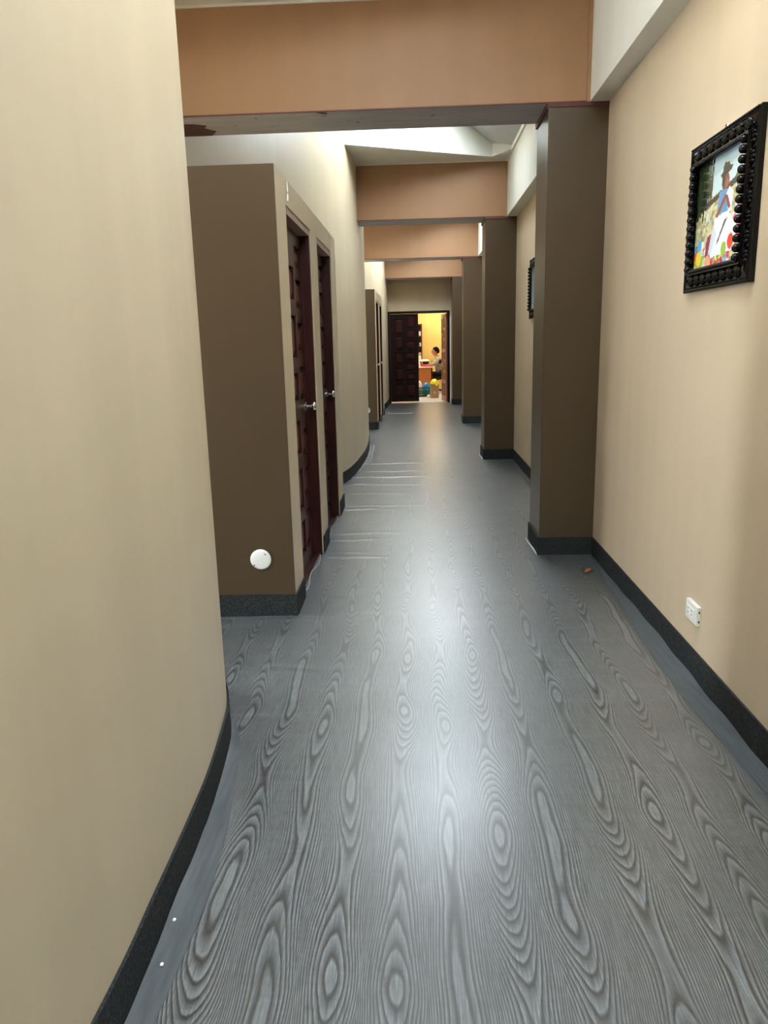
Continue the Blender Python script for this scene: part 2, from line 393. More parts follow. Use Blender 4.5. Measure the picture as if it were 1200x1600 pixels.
# ------------------------------------------------------------------ walls
def wall(line, name, mat, label, z1=5.2, d=0.14):
    return S(MB().ribbon(line, d, -0.01, z1).obj(name, mat, smooth=True), label, 'wall')
wall(NEAR, 'wall_left', 'cream_paint', 'nearest curved cream wall filling the left edge of the view')
wall(MIDW, 'wall_left.001', 'cream_paint', 'middle curved cream wall bulging out behind the first closet box')
wall(FARW, 'wall_left.002', 'cream_paint', 'farthest curved cream wall ending beside the dark double door')
S(MB().box(XW, XW + 0.16, Y0, YE + 0.15, -0.01, 3.62).obj('wall_right', 'peach_paint'), 'long straight peach wall behind the row of brown pillars', 'wall')
S(MB().box(-2.6, XW + 0.16, Y0 - 0.15, Y0, -0.01, 5.4).obj('wall_back', 'cream_paint'), 'cream wall closing the corridor behind the viewer', 'wall')
b = MB(); b.box(-2.75, -0.68, YE, YE + 0.15, -0.01, 5.4); b.box(0.79, XW, YE, YE + 0.15, -0.01, 5.4); b.box(-0.68, 0.79, YE, YE + 0.15, 2.14, 5.4)
S(b.obj('wall_end', 'cream_paint'), 'cream end wall above and around the dark double door', 'wall')
S(MB().box(0.79, 0.812, YE - 0.02, YE, 0.0, 2.0).obj('trim_1', 'white_trim'), 'narrow white strip right of the double door frame', 'trim')  # white strip added for the bright line beside the frame

# pillars
PNAMES = {0: 'brown square pillar standing behind the viewer', 1: 'brown square pillar level with the viewer, outside the photo on the right', 2: 'nearest brown square pillar in view, right of the floor glare',
          3: 'second brown square pillar down the right wall', 4: 'third brown square pillar down the right wall', 5: 'farthest brown pillar beside the double door'}
for k, y in enumerate(BY):
    b = MB(); b.box(XP, XW + 0.01, y, y + BD, -0.01, ZB - 0.012)
    o = S(b.obj('pillar', 'brown_paint', bevel=0.004), PNAMES[k], 'pillar')
    b = MB(); b.box(XP - 0.007, XW + 0.005, y - 0.007, y, ZB - 0.024, ZB - 0.001); b.box(XP - 0.012, XP, y - 0.007, y + BD + 0.005, ZB - 0.034, ZB - 0.001)
    b.obj('capping_strip', 'primer_red', o)
    b = MB(); b.box(XP - 0.010, XW, y - 0.010, y, 0, 0.123); b.box(XP - 0.010, XP, y, y + BD, 0, 0.123); b.box(XP - 0.01, XW, y + BD, y + BD + 0.01, 0, 0.123)
    b.obj('baseboard', 'baseboard_grey', o, bevel=0.002)

# beams
BNAMES = {0: 'orange cross beam farthest behind the viewer', 1: 'orange cross beam just overhead of the viewer', 2: 'widest orange cross beam with grey underside at the top of the view',
          3: 'second orange cross beam down the corridor', 4: 'third and brightest orange cross beam down the corridor', 5: 'last orange cross beam before the double door'}
XL = {0: -1.5, 1: -0.80, 2: -1.85, 3: -0.75, 4: -1.85, 5: -0.75}
for k, y in enumerate(BY):
    x0 = XL[k]; b = MB(); b.box(x0, XF, y, y + BD, ZB, ZT)
    b.mi[-6] = 1
    b.box(XF, XW + 0.01, y + 0.0, y + BD, ZB, ZT)
    o = S(b.obj('beam', ['orange_paint', 'grey_underside']), BNAMES[k], 'beam')
    b = MB(); b.box(XF - 0.022, XF + 0.0, y - 0.010, y, ZB, ZT); b.obj('corner_strip', 'orange_paint', o)
    b = MB(); b.box(x0, XF, y - 0.006, y + 0.001, ZB - 0.002, ZB + 0.006); b.obj('chipped_edge', 'primer_red', o)
    if k == 2:
        b = MB(); pp = [(-1.52, y + 0.14), (-1.40, y + 0.16), (-1.33, y + 0.20), (-1.36, y + 0.26), (-1.30, y + 0.33), (-1.35, y + 0.43), (-1.55, y + 0.43)]
        b.prism(pp, ZB - 0.003, ZB + 0.001); b.obj('chipped_patch', 'primer_red', o)
        b = MB(); b.prism([(-0.60, y - 0.001), (-0.54, y - 0.001), (-0.53, y + 0.05), (-0.57, y + 0.03)], ZB - 0.003, ZB + 0.001); b.obj('chipped_patch', 'primer_red', o)
    b = MB(); b.box(x0, XF, y - 0.012, y, ZT - 0.006, ZT + 0.012); b.obj('caulk_line', 'white_cream_paint', o)

# fascia over the right wall (one run between each pair of beams)
segs = [(Y0, BY[0])] + [(BY[i] + BD, BY[i + 1]) for i in range(5)] + [(BY[5] + BD, YE)]
FN = ['behind the viewer at the back wall', 'behind the viewer', 'at the top right corner above the near picture', 'between the first and second beams in view', 'between the second and third beams in view', 'between the third and last beams', 'between the last beam and the end wall']
for k, (a, c_) in enumerate(segs):
    b = MB(); b.box(XF, XW + 0.005, a, c_, ZB, 3.44); o = S(b.obj('trim_%d' % (k + 2), 'white_cream_paint'), 'cream boxed ledge along the wall top ' + FN[k], 'ledge')
    b = MB(); b.box(XF - 0.018, XF + 0.03, a, c_, 3.425, 3.47); b.obj('lip_moulding', 'white_trim', o)

# roof: monopitch sheet rising to the left, one skylight per bay
XS0, XS1 = -0.25, 0.78
bays = segs[1:6]
opens = [(-2.0, -0.3), (1.40, 2.85), (7.55, 8.50), (11.75, 13.0), (15.5, 16.9)]
b = MB(); T = 0.08
def rstrip(x0, x1, y0, y1):
    b.prism([(x0, y0), (x1, y0), (x1, y1), (x0, y1)], lambda x, y: roof_z(x), lambda x, y: roof_z(x) + T)
rstrip(XS1, 1.40, Y0 - 0.15, YE + 0.15); rstrip(-2.75, XS0, Y0 - 0.15, YE + 0.15)
prev = Y0 - 0.15
for a, c_ in opens:
    rstrip(XS0, XS1, prev, a); prev = c_
rstrip(XS0, XS1, prev, YE + 0.15)
S(b.obj('ceiling', 'roof_paint'), 'sloping pale grey roof sheet above the beams', 'ceiling')
WN = ['behind the viewer', 'over the near stretch of corridor', 'over the stretch after the first beam in view', 'over the stretch after the second beam in view', 'over the stretch before the last beam']
for k, (a, c_) in enumerate(opens):
    o = empty('window_%d' % (k + 1), (0, (a + c_) / 2, roof_z(0))); S(o, 'roof skylight ' + WN[k], 'skylight')
    ym = (a + c_) / 2; L = (c_ - a) / 2; g = MB()
    z = lambda x, dz: -0.607 * x + dz
    def slab(m, x0, x1, y0, y1, d0, d1): m.prism([(x0, y0), (x1, y0), (x1, y1), (x0, y1)], lambda x, y: z(x, d0), lambda x, y: z(x, d1))
    slab(g, XS0, XS1, -L, L, 0.050, 0.056); g.obj('pane', 'window_glass', o)
    fr = MB()
    for (x0, x1, y0, y1) in ((XS0, XS0 + 0.05, -L, L), (XS1 - 0.05, XS1, -L, L), (XS0 + 0.05, XS1 - 0.05, -L, -L + 0.05), (XS0 + 0.05, XS1 - 0.05, L - 0.05, L), (-0.02, 0.02, -L + 0.05, L - 0.05)):
        slab(fr, x0, x1, y0, y1, 0.0, 0.045)
    fr.obj('window_frame', 'white_trim', o)
    ld = bpy.data.lights.new('skylight_portal', 'AREA'); ld.shape = 'RECTANGLE'; ld.size = (XS1 - XS0) / math.cos(math.atan(.607)) - 0.02; ld.size_y = 2 * L - 0.02
    ld.cycles.is_portal = True
    lo = bpy.data.objects.new('skylight_portal', ld); COL.objects.link(lo); lo.location = (0, ym, roof_z(0) - 0.012); lo.rotation_euler = (0, math.atan(0.607), 0)

# gable bulkheads above each beam
for k in range(1, 6):
    y = BY[k]
    g = lambda x: y - 0.174 + (x - 0.874) * 0.4816 if x <= 0.874 else y - 0.174 - (x - 0.874) * 2.0
    pts = [(-2.2, g(-2.2)), (0.874, y - 0.174), (1.062, y - 0.549), (1.062, y + BD), (-2.2, y + BD)]
    b = MB(); b.prism(pts, ZT + 0.006, lambda x, yy: roof_z(x) + 0.04)
    S(b.obj('bulkhead', 'white_cream_paint'), 'angled cream bulkhead filling the gap above the ' + BNAMES[k].replace('widest ', ''), 'bulkhead')

# baseboards
def base_run(line, name, label, d=-0.009):
    return S(MB().ribbon(line, d, 0, 0.123).obj(name, 'baseboard_grey', smooth=True), label, 'baseboard')
base_run([p for p in NEAR], 'baseboard_left', 'charcoal speckled baseboard at the foot of the nearest curved wall')
base_run([p for p in MIDW if p[1] > 6.66], 'baseboard_left.001', 'charcoal speckled baseboard at the foot of the middle curved wall')
base_run([p for p in FARW if p[1] > 15.64], 'baseboard_left.002', 'charcoal speckled baseboard at the foot of the farthest curved wall')
for k, (a, c_) in enumerate(segs):
    a2 = a + (0.011 if k else 0); c2 = c_ - (0.011 if k < 6 else 0)
    S(MB().ribbon([(XW, a2), (XW, c2)], 0.009, 0, 0.123).obj('baseboard_right', 'baseboard_grey'),
      'charcoal speckled baseboard on the right wall ' + ['behind the viewer at the back wall', 'behind the viewer', 'under the wall outlet', 'behind the nearest pillar in view', 'behind the second pillar', 'behind the third pillar', 'beside the double door'][k], 'baseboard')

# ------------------------------------------------------------------ panelled doors
def leaf_parts(parent, wd, ht, cols, rows, m_leaf, m_panel, name='door_leaf', th=0.028, proud=0.028):
    """leaf in local x (0..wd), z (0..ht); face towards local -y. rows[c] = list of (z0, z1) as fractions of ht"""
    xs = [c_ * wd for c_ in cols]
    b = MB(); b.box(0, wd, 0, th, 0, ht)
    f0 = -proud
    cells = []
    for ci_, rr in enumerate(rows):
        x0, x1 = xs[2 * ci_], xs[2 * ci_ + 1]; z = 0.0
        for (a, c_) in sorted(rr):
            b.box(x0, x1, f0, 0, z, a * ht); z = c_ * ht; cells.append((x0, x1, a * ht, c_ * ht))
        b.box(x0, x1, f0, 0, z, ht)
    edges = [0.0] + xs + [wd]
    for i in range(0, len(edges), 2): b.box(edges[i], edges[i + 1], f0, 0, 0, ht)
    leaf = b.obj(name, m_leaf, parent)
    for (x0, x1, z0, z1) in cells:
        p = MB(); i = 0.012; s_ = 0.028
        v = []
        for (ins, yy) in ((i, 0.0), (i, -0.007), (i + s_, -0.020)):
            v += [(x0 + ins, yy, z0 + ins), (x1 - ins, yy, z0 + ins), (x1 - ins, yy, z1 - ins), (x0 + ins, yy, z1 - ins)]
        fs = [(0, 1, 2, 3), (8, 9, 10, 11)] + [(4 * l + k, 4 * l + (k + 1) % 4, 4 * l + 4 + (k + 1) % 4, 4 * l + 4 + k) for l in range(2) for k in range(4)]
        p.add(v, fs); p.obj('door_panel', m_panel, leaf)
    return leaf
def knob(leaf, x, y, z):
    b = MB(); Mx = Matrix.Translation((x, y, z)) @ Matrix.Rotation(PI / 2, 4, 'X')
    b.lathe([(0.001, 0), (0.032, 0), (0.032, 0.005), (0.024, 0.010), (0.011, 0.013), (0.011, 0.034), (0.019, 0.040), (0.0265, 0.050), (0.0265, 0.060), (0.018, 0.070), (0.001, 0.072)], 20, M=Mx)
    return b.obj('door_knob', 'steel', leaf, smooth=True)

ROWA = [[(0.05, 0.17), (0.215, 0.30), (0.345, 0.425), (0.515, 0.615), (0.665, 0.745), (0.79, 0.87), (0.905, 0.965)],
        [(0.05, 0.155), (0.19, 0.315), (0.36, 0.46), (0.52, 0.60), (0.645, 0.765), (0.81, 0.90)],
        [(0.05, 0.17), (0.215, 0.30), (0.345, 0.425), (0.515, 0.615), (0.665, 0.745), (0.79, 0.87), (0.905, 0.965)]]
def closet(yb, tag_, n0, disc_label, with_cables):
    """box with two recessed doors, its plain brown end towards the viewer"""
    H_, W = 2.30, 0.12; Lx = {3.875: -2.16, 12.85: -2.05}[yb]
    d1a, d1b, d2a, d2b, ye = yb + 0.31, yb + 1.245, yb + 1.56, yb + 2.43, yb + 2.775
    b = MB(); b.box(Lx, BX, yb, yb + 0.012, -0.01, H_)
    o = S(b.obj('partition', 'brown_paint'), 'dark brown end panel of the ' + tag_ + ' closet box', 'partition')
    b = MB(); b.box(BX - W, BX, yb + 0.0125, d1a, -0.01, H_); b.box(BX - W, BX, d1b, d2a, -0.01, H_); b.box(BX - W, BX, d2b, ye, -0.01, H_)
    b.box(BX - W, BX, d1a, d1b, 2.165, H_); b.box(BX - W, BX, d2a, d2b, 2.165, H_)
    b.box(-1.05, BX - W, ye - W, ye, -0.01, H_); b.box(-1.75, BX - W, yb + 0.0125, ye - 1.3, H_ - 0.03, H_); b.box(-1.2, BX - W, ye - 1.3, ye - W, H_ - 0.03, H_)
    S(b.obj('partition', 'cream_paint'), 'cream corridor side of the ' + tag_ + ' closet box holding two doors', 'partition')
    b = MB(); b.box(BX, BX + 0.009, yb - 0.009, d1a, 0, 0.123); b.box(Lx, BX + 0.009, yb - 0.009, yb, 0, 0.123)
    S(b.obj('baseboard_left', 'baseboard_grey', bevel=0.002), 'charcoal baseboard round the near corner of the ' + tag_ + ' closet box', 'baseboard')
    b = MB(); b.box(BX, BX + 0.009, d1b, d2a, 0, 0.123)
    S(b.obj('baseboard_left', 'baseboard_grey', bevel=0.002), 'short charcoal baseboard between the two doors of the ' + tag_ + ' closet box', 'baseboard')
    b = MB(); b.box(BX, BX + 0.009, d2b, ye + 0.009, 0, 0.123); b.box(BX - 0.06, BX, ye, ye + 0.009, 0, 0.123)
    S(b.obj('baseboard_left', 'baseboard_grey', bevel=0.002), 'charcoal baseboard on the far corner of the ' + tag_ + ' closet box', 'baseboard')
    for j, (a, c_) in enumerate(((d1a, d1b), (d2a, d2b))):
        e = empty('door_%d' % (n0 + j), (BX - 0.075, a, 0)); S(e, ('first' if j == 0 else 'second') + ' dark panelled door set into the ' + tag_ + ' closet box', 'door')
        fr = MB(); wd = c_ - a
        fr.box(-0.045, 0.068, 0.0, 0.035, 0.0, 2.165); fr.box(-0.045, 0.068, wd - 0.035, wd, 0.0, 2.165); fr.obj('door_jamb', 'mahogany', e)
        fr = MB(); fr.box(-0.045, 0.070, 0.035, wd - 0.035, 2.125, 2.165); fr.obj('door_head', 'frame_tan', e)
        th = MB(); th.box(-0.045, 0.05, 0.035, wd - 0.035, 0.0, 0.012); th.obj('threshold', 'mahogany', e)
        # leaf: local x runs along +y of the world, its face towards +x
        lw_, lh = wd - 0.076, 2.10
        hold = empty('door_leaf_pivot'); 
        L = leaf_parts(e, lw_, lh, (0.06, 0.29, 0.36, 0.63, 0.70, 0.955), ROWA if j == 0 else ROWA[::-1], 'mahogany', 'mahogany_worn')
        bpy.data.objects.remove(hold)
        L.rotation_euler = (0, 0, PI / 2); L.location = (-0.020, 0.038, 0.014)
        knob(L, lw_ - 0.055, -0.026, 1.03)
    for a, c_ in ((d1a, d1b), (d2a, d2b)):
        b = MB(); b.tube([(BX - 0.012 + 0.012 * math.sin(q * 1.3), a + 0.03 + (c_ - a - 0.06) * q / 8, 0.007 + 0.003 * math.sin(q * 2.1)) for q in range(9)], 0.0045, 6)
        b.obj('vinyl_lip', 'vinyl_edge_pale', floor, smooth=True)
    dsc = MB(); Md = Matrix.Translation((-0.853, yb - 0.001, 0.323)) @ Matrix.Rotation(PI / 2, 4, 'X')
    dsc.lathe([(0.056, 0), (0.0565, 0.004), (0.053, 0.008), (0.046, 0.0095), (0.001, 0.0095)], 40, M=Md)
    d_ = tag(dsc.obj('cover_plate', 'white_plastic', smooth=True), disc_label, 'cover plate')
    for an, r0 in ((0.85, 0.040), (3.85, 0.048)):
        sl = MB(); ca, sa = math.cos(an), math.sin(an)
        Ms = Matrix.Translation((-0.853 + r0 * ca, yb - 0.0108, 0.323 + r0 * sa)) @ Matrix.Rotation(-(an + (PI / 2 if an < 2 else 0)), 4, 'Y')
        vv = [Ms @ Vector(q) for q in ((-0.006, -0.0004, -0.0022), (0.006, -0.0004, -0.0022), (0.006, -0.0004, 0.0022), (-0.006, -0.0004, 0.0022), (-0.006, 0.001, -0.0022), (0.006, 0.001, -0.0022), (0.006, 0.001, 0.0022), (-0.006, 0.001, 0.0022))]
        sl.add(vv, [(3, 2, 1, 0), (4, 5, 6, 7), (0, 1, 5, 4), (1, 2, 6, 5), (2, 3, 7, 6), (3, 0, 4, 7)]); sl.obj('screw_slot', 'socket_dark', d_)
    for j, (y_, ln) in enumerate(((d1a + 0.03, 0.10), (d2b - 0.06, 0.17))):
        b = MB(); pts = [(BX + 0.006, y_ + 0.012 * math.sin(q * 3), H_ - 0.015 - ln * q) for q in [i / 8 for i in range(9)]]
        b.tube(pts, 0.0045, 8)
        tag(b.obj('cable', 'cable_white', smooth=True), 'short pale cable stub above the ' + ('first' if j == 0 else 'second') + ' door of the ' + tag_ + ' closet box', 'cable')
closet(3.875, 'near', 1, 'round white cover plate low on the near brown closet end', True)
closet(12.85, 'far', 3, 'round white cover plate low on the far brown closet end', True)

# ------------------------------------------------------------------ far double door
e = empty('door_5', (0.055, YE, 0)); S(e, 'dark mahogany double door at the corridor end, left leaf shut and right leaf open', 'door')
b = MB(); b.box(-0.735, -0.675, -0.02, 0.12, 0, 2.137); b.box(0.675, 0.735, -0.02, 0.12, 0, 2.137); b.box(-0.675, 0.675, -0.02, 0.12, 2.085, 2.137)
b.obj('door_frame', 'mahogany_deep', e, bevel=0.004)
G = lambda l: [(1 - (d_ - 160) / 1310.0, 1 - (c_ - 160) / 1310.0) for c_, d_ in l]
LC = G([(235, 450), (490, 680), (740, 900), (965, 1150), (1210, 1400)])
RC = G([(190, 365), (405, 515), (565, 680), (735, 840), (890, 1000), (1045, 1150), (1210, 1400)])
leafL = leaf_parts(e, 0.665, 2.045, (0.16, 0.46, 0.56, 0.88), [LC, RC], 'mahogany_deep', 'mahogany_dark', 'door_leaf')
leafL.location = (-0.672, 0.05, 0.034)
leafR = leaf_parts(e, 0.665, 2.055, (0.12, 0.44, 0.56, 0.88), [LC, RC], 'mahogany_bright', 'mahogany_worn', 'door_leaf')  # wood far paler than the left leaf's, standing in for office light
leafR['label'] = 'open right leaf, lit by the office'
ang = math.radians(83)
# hinged on the right jamb and swung back into the office; local x runs from the free edge to the hinge, face to the left
leafR.rotation_euler = (0, 0, -ang)
leafR.location = (0.668 - 0.665 * math.cos(ang), 0.10 + 0.665 * math.sin(ang), 0.02)
hd = MB(); hd.tube([(0.05, -0.026, 0.98), (0.05, -0.075, 0.98), (0.15, -0.078, 0.98)], 0.010, 10); hd.obj('door_handle', 'steel', leafR, smooth=True)

# ------------------------------------------------------------------ office behind the door
RY0, RY1, RX0, RX1, RZ = YE + 0.15, 23.0, -2.4, 2.2, 2.9
S(MB().box(RX0, RX1, RY0, RY1, -0.12, -0.002).obj('floor', 'office_tile'), 'pale grey tile floor of the office beyond the double door', 'floor')
b = MB(); b.box(RX0, RX1, RY1, RY1 + 0.12, -0.01, RZ); b.box(RX0 - 0.12, RX0, RY0, RY1, -0.01, RZ); b.box(RX1, RX1 + 0.12, RY0, RY1, -0.01, RZ); b.box(XW + 0.1, RX1 + 0.12, RY0 - 0.12, RY0, -0.01, RZ)
S(b.obj('wall_far', 'yellow_paint'), 'bright yellow walls of the office beyond the double door', 'wall')
S(MB().box(RX0 - 0.12, RX1 + 0.12, RY0, RY1 + 0.12, RZ, RZ + 0.1).obj('ceiling', 'white_cream_paint'), 'cream ceiling of the office beyond the double door', 'ceiling')
for k, (x, y) in enumerate(((-0.2, 19.9), (0.9, 21.9), (-1.2, 21.8))):  # unseen glowing panels added to light the office
    o = empty('ceiling_light', (x, y, RZ - 0.06)); tag(o, 'square office ceiling light ' + ['nearest the double door', 'over the seated person', 'over the left end of the desk'][k], 'lamp')
    b = MB(); b.box(-0.32, 0.32, -0.32, 0.32, 0.02, 0.06); b.obj('housing', 'white_trim', o)
    b = MB(); b.box(-0.3, 0.3, -0.3, 0.3, 0.008, 0.02); b.obj('diffuser', 'lamp_glow', o)

# desk
o = empty('desk', (0, 21.3, 0)); tag(o, 'orange-brown wooden desk with a pale top seen past the open door', 'desk')
b = MB(); b.box(-0.95, 0.47, -0.03, 0.80, 0.725, 0.76); b.obj('desktop', 'white_paper', o, bevel=0.004)
b = MB(); b.box(-0.9, 0.44, 0.0, 0.025, 0.06, 0.725); b.obj('front_panel', 'desk_wood', o)
b = MB(); b.box(-0.9, -0.87, 0.025, 0.70, 0.0, 0.725); b.obj('side_panel', 'desk_wood', o)
for x, y in ((0.40, 0.03), (0.40, 0.66), (-0.89, 0.03)):
    b = MB(); b.box(x, x + 0.035, y - 0.03, y, 0.0, 0.725); b.obj('leg', 'desk_wood', o)
# things on the desk
o = empty('printer', (0.15, 21.87, 0.7605)); tag(o, 'black and white desktop printer on the desk', 'printer')
b = MB(); b.box(-0.19, 0.20, -0.14, 0.16, 0.0, 0.13); b.obj('body', 'black_plastic', o, bevel=0.012)
b = MB(); b.box(-0.20, 0.21, -0.15, 0.17, 0.13, 0.18, top=(0.03, 0.03)); b.obj('scanner_lid', 'cream_lid', o, bevel=0.01)
b = MB(); b.box(-0.10, 0.10, -0.22, -0.14, 0.03, 0.04); b.obj('paper_tray', 'black_plastic', o)
o = empty('paper_stack', (0.05, 21.86, 0.942)); tag(o, 'thick stack of white paper on top of the printer', 'paper')
for i in range(4):
    b = MB(); b.box(-0.10 + 0.004 * i, 0.09 - 0.003 * i, -0.12, 0.13, 0.026 * i, 0.026 * i + 0.025); b.obj('ream', 'white_paper', o)
o = empty('tray', (0.31, 21.37, 0.7605)); tag(o, 'red paper tray at the right end of the desk', 'tray')
b = MB(); b.box(-0.14, 0.14, -0.10, 0.11, 0.0, 0.006); b.box(-0.14, -0.134, -0.10, 0.11, 0.006, 0.05); b.box(0.134, 0.14, -0.10, 0.11, 0.006, 0.05); b.box(-0.134, 0.134, 0.104, 0.11, 0.006, 0.05); b.box(-0.134, 0.134, -0.10, -0.094, 0.006, 0.03)
b.obj('tray_body', 'red_plastic', o)
b = MB(); b.box(-0.12, 0.12, -0.085, 0.09, 0.007, 0.040); b.obj('paper', 'pink_paper', o)
def bottle(x, y, z, h, r, m, cap, name, label, cat='bottle'):
    o = empty(name, (x, y, z)); tag(o, label, cat)
    b = MB(); b.lathe([(r * .9, 0), (r, 0.01), (r, h * .62), (r * .85, h * .72), (r * .4, h * .84), (r * .4, h * .9)], 16); b.obj('body', m, o, smooth=True)
    b = MB(); b.lathe([(r * .45, h * .9), (r * .45, h)], 12); b.obj('cap', cap, o, smooth=True)
    return o
bottle(0.145, 21.37, 0.7605, 0.13, 0.030, 'red_plastic', 'white_paper', 'bottle', 'small red bottle with white cap on the desk')
bottle(0.072, 21.36, 0.7605, 0.15, 0.032, 'white_paper', 'white_trim', 'bottle', 'white bottle standing left of the red bottle on the desk')
o = empty('pen_cup', (0.43, 21.93, 0.7605)); tag(o, 'small white pen cup at the back right corner of the desk', 'cup')
b = MB(); b.lathe([(0.030, 0), (0.036, 0.09), (0.032, 0.09), (0.027, 0.008)], 16); b.obj('cup', 'white_plastic', o, smooth=True)
for i in range(3):
    b = MB(); b.tube([(0.008 * (i - 1), 0.006, 0.012), (0.022 * (i - 1), 0.012 * i - 0.01, 0.14)], 0.004, 6); b.obj('pen', ['black_plastic', 'red_plastic', 'blue_bag'][i], o)

# shelf unit on the back wall, left
o = empty('shelf_unit', (-0.28, 22.75, 0)); tag(o, 'dark wooden shelf unit against the yellow office wall', 'shelf')
b = MB(); b.box(-0.45, -0.42, -0.2, 0.22, 0, 1.94); b.obj('side_panel', 'shelf_wood', o)
b = MB(); b.box(0.42, 0.45, -0.2, 0.22, 0, 1.94); b.obj('side_panel', 'shelf_wood', o)
b = MB(); b.box(-0.42, 0.42, 0.20, 0.22, 0, 1.94); b.obj('back_panel', 'shelf_wood', o)
SZ = (0.10, 0.52, 0.97, 1.28, 1.58, 1.91)
for z in SZ:
    b = MB(); b.box(-0.42, 0.42, -0.2, 0.20, z, z + 0.025); b.obj('shelf_board', 'shelf_wood', o)
def boxy(name, x, y, z, sx, sy_, sz, m, label, cat):
    o = empty(name, (x, y, z)); tag(o, label, cat)
    b = MB(); b.box(-sx / 2, sx / 2, -sy_ / 2, sy_ / 2, 0, sz * 0.8); b.obj('carton', m, o, bevel=0.003)
    b = MB(); b.box(-sx / 2 - .004, sx / 2 + .004, -sy_ / 2 - .004, sy_ / 2 + .004, sz * 0.8, sz); b.obj('lid', m, o, bevel=0.003)
boxy('carton', 0.105, 22.62, 1.6055, 0.05, 0.10, 0.12, 'white_paper', 'tall white carton on the upper shelf', 'box')
boxy('carton', 0.125, 22.66, 1.3055, 0.06, 0.09, 0.10, 'white_plastic', 'small white carton on the middle shelf', 'box')
boxy('carton', 0.08, 22.62, 0.9955, 0.10, 0.16, 0.13, 'tan_box', 'tan carton on the shelf just above desk height', 'box')
# white block added for the brightly lit strip of wall beside the open leaf
o = empty('cupboard', (0.87, 22.38, 0)); tag(o, 'narrow white cupboard half hidden behind the open right leaf', 'cupboard')
b = MB(); b.box(-0.16, 0.2, -0.2, 0.2, 0.0, 1.30); b.obj('body', 'white_paper', o, bevel=0.004)
b = MB(); b.box(-0.15, 0.19, -0.215, -0.2, 0.03, 1.28); b.obj('door', 'white_trim', o, bevel=0.003)  # front slab of the added white block

# crate with bags, sack
o = empty('crate', (0.13, 20.46, 0)); tag(o, 'dark green plastic crate on the office floor by the door', 'crate')
def crate(o):
    W, D, H_ = 0.21, 0.17, 0.24
    b = MB(); b.box(-W, W, -D, D, 0.0, 0.012); b.obj('base', 'green_crate', o)
    for nm, ax in (('front', -1), ('back', 1)):
        b = MB()
        for z in (0.0, 0.07, 0.125, 0.215): b.box(-W, W, ax * D - 0.007, ax * D + 0.007, z + 0.012, z + 0.037)
        for i in range(9): x = -W + 2 * W * i / 8; b.box(x - 0.008, x + 0.008, ax * D - 0.006, ax * D + 0.006, 0.012, 0.25)
        b.obj('side', 'green_crate', o)
        b = MB()
        for z in (0.0, 0.07, 0.125, 0.215): b.box(ax * W - 0.007, ax * W + 0.007, -D, D, z + 0.012, z + 0.037)
        for i in range(7): y = -D + 2 * D * i / 6; b.box(ax * W - 0.006, ax * W + 0.006, y - 0.008, y + 0.008, 0.012, 0.25)
        b.obj('side', 'green_crate', o)
crate(o)
def bag(name, c_, r_, m, label, seed, amp=0.16):
    rs = random.Random(seed); ph = [(rs.uniform(2, 7), rs.uniform(2, 7), rs.uniform(0, 6)) for _ in range(6)]
    def fn(p):
        k = 1 + amp * sum(math.sin(a * p.x + b_ * p.y + c2 + 3 * p.z) for a, b_, c2 in ph) / 3
        q = Vector((math.copysign(abs(p.x) ** .75, p.x), math.copysign(abs(p.y) ** .75, p.y), math.copysign(abs(p.z) ** .8, p.z)))
        return Vector((q.x * k, q.y * k, max(q.z * (1 + (k - 1) * .6), -0.82)))
    b = MB(); b.ball((0, 0, r_[2] * 0.82), r_, 24, 16, fn=fn)
    o = empty(name, c_); tag(o, label, 'bag'); b.obj('body', m, o, smooth=True)
    k = MB(); top = r_[2] * 1.75
    k.tube([(0, 0, top - 0.04), (0.01, 0, top), (0.0, 0.01, top + 0.015)], [0.03, 0.018, 0.026], 10); k.obj('knot', m, o, smooth=True)
bag('plastic_bag', (0.025, 20.45, 0.0125), (0.125, 0.13, 0.225), 'white_bag', 'white plastic bag standing in the green crate', 3, 0.06)
bag('plastic_bag', (0.255, 20.42, 0.0125), (0.095, 0.125, 0.195), 'blue_bag', 'bright blue plastic bag in the green crate beside the white bag', 5, 0.10)
o = empty('paper_sack', (0.455, 19.85, 0)); tag(o, 'brown kraft paper sack on the office floor by the open leaf', 'sack')
b = MB(); n = 28; v = []; f = []
hs = [0.0, 0.02, 0.10, 0.20, 0.27, 0.345]
for j, h in enumerate(hs):
    for i in range(n):
        q = 2 * PI * i / n; cx, sx = math.cos(q), math.sin(q); e_ = 0.55
        k = 1 + 0.025 * math.sin(5 * q + j * 1.7) + (0.03 if 0 < j < 4 else 0)
        v.append((0.108 * k * math.copysign(abs(cx) ** e_, cx), 0.085 * k * math.copysign(abs(sx) ** e_, sx), h + (0.008 * math.sin(4 * q) if j == 5 else 0)))
for j in range(len(hs) - 1):
    for i in range(n): f.append((j * n + i, j * n + (i + 1) % n, (j + 1) * n + (i + 1) % n, (j + 1) * n + i))
f.append(tuple(range(n - 1, -1, -1))); f.append(tuple(range((len(hs) - 1) * n, len(hs) * n)))
b.add(v, f); b.obj('sack_body', 'kraft_sack', o, smooth=True)
b = MB(); b.box(-0.03, 0.03, -0.095, -0.088, 0.12, 0.17); b.obj('seam_patch', 'tan_box', o)
def fy(p):
    k = 1 + 0.10 * math.sin(6 * p.x + 2) * math.cos(5 * p.y) + 0.06 * math.sin(9 * p.x)
    return Vector((p.x * k, p.y * k, max(p.z * k, -0.35)))
b = MB(); b.ball((0, 0, 0.0335), (0.112, 0.095, 0.095), 22, 14, fn=fy)
o = empty('plastic_bag', (0.455, 19.83, 0.354)); tag(o, 'yellow plastic bag stuffed into the top of the kraft sack', 'bag'); b.obj('body', 'yellow_bag', o, smooth=True)
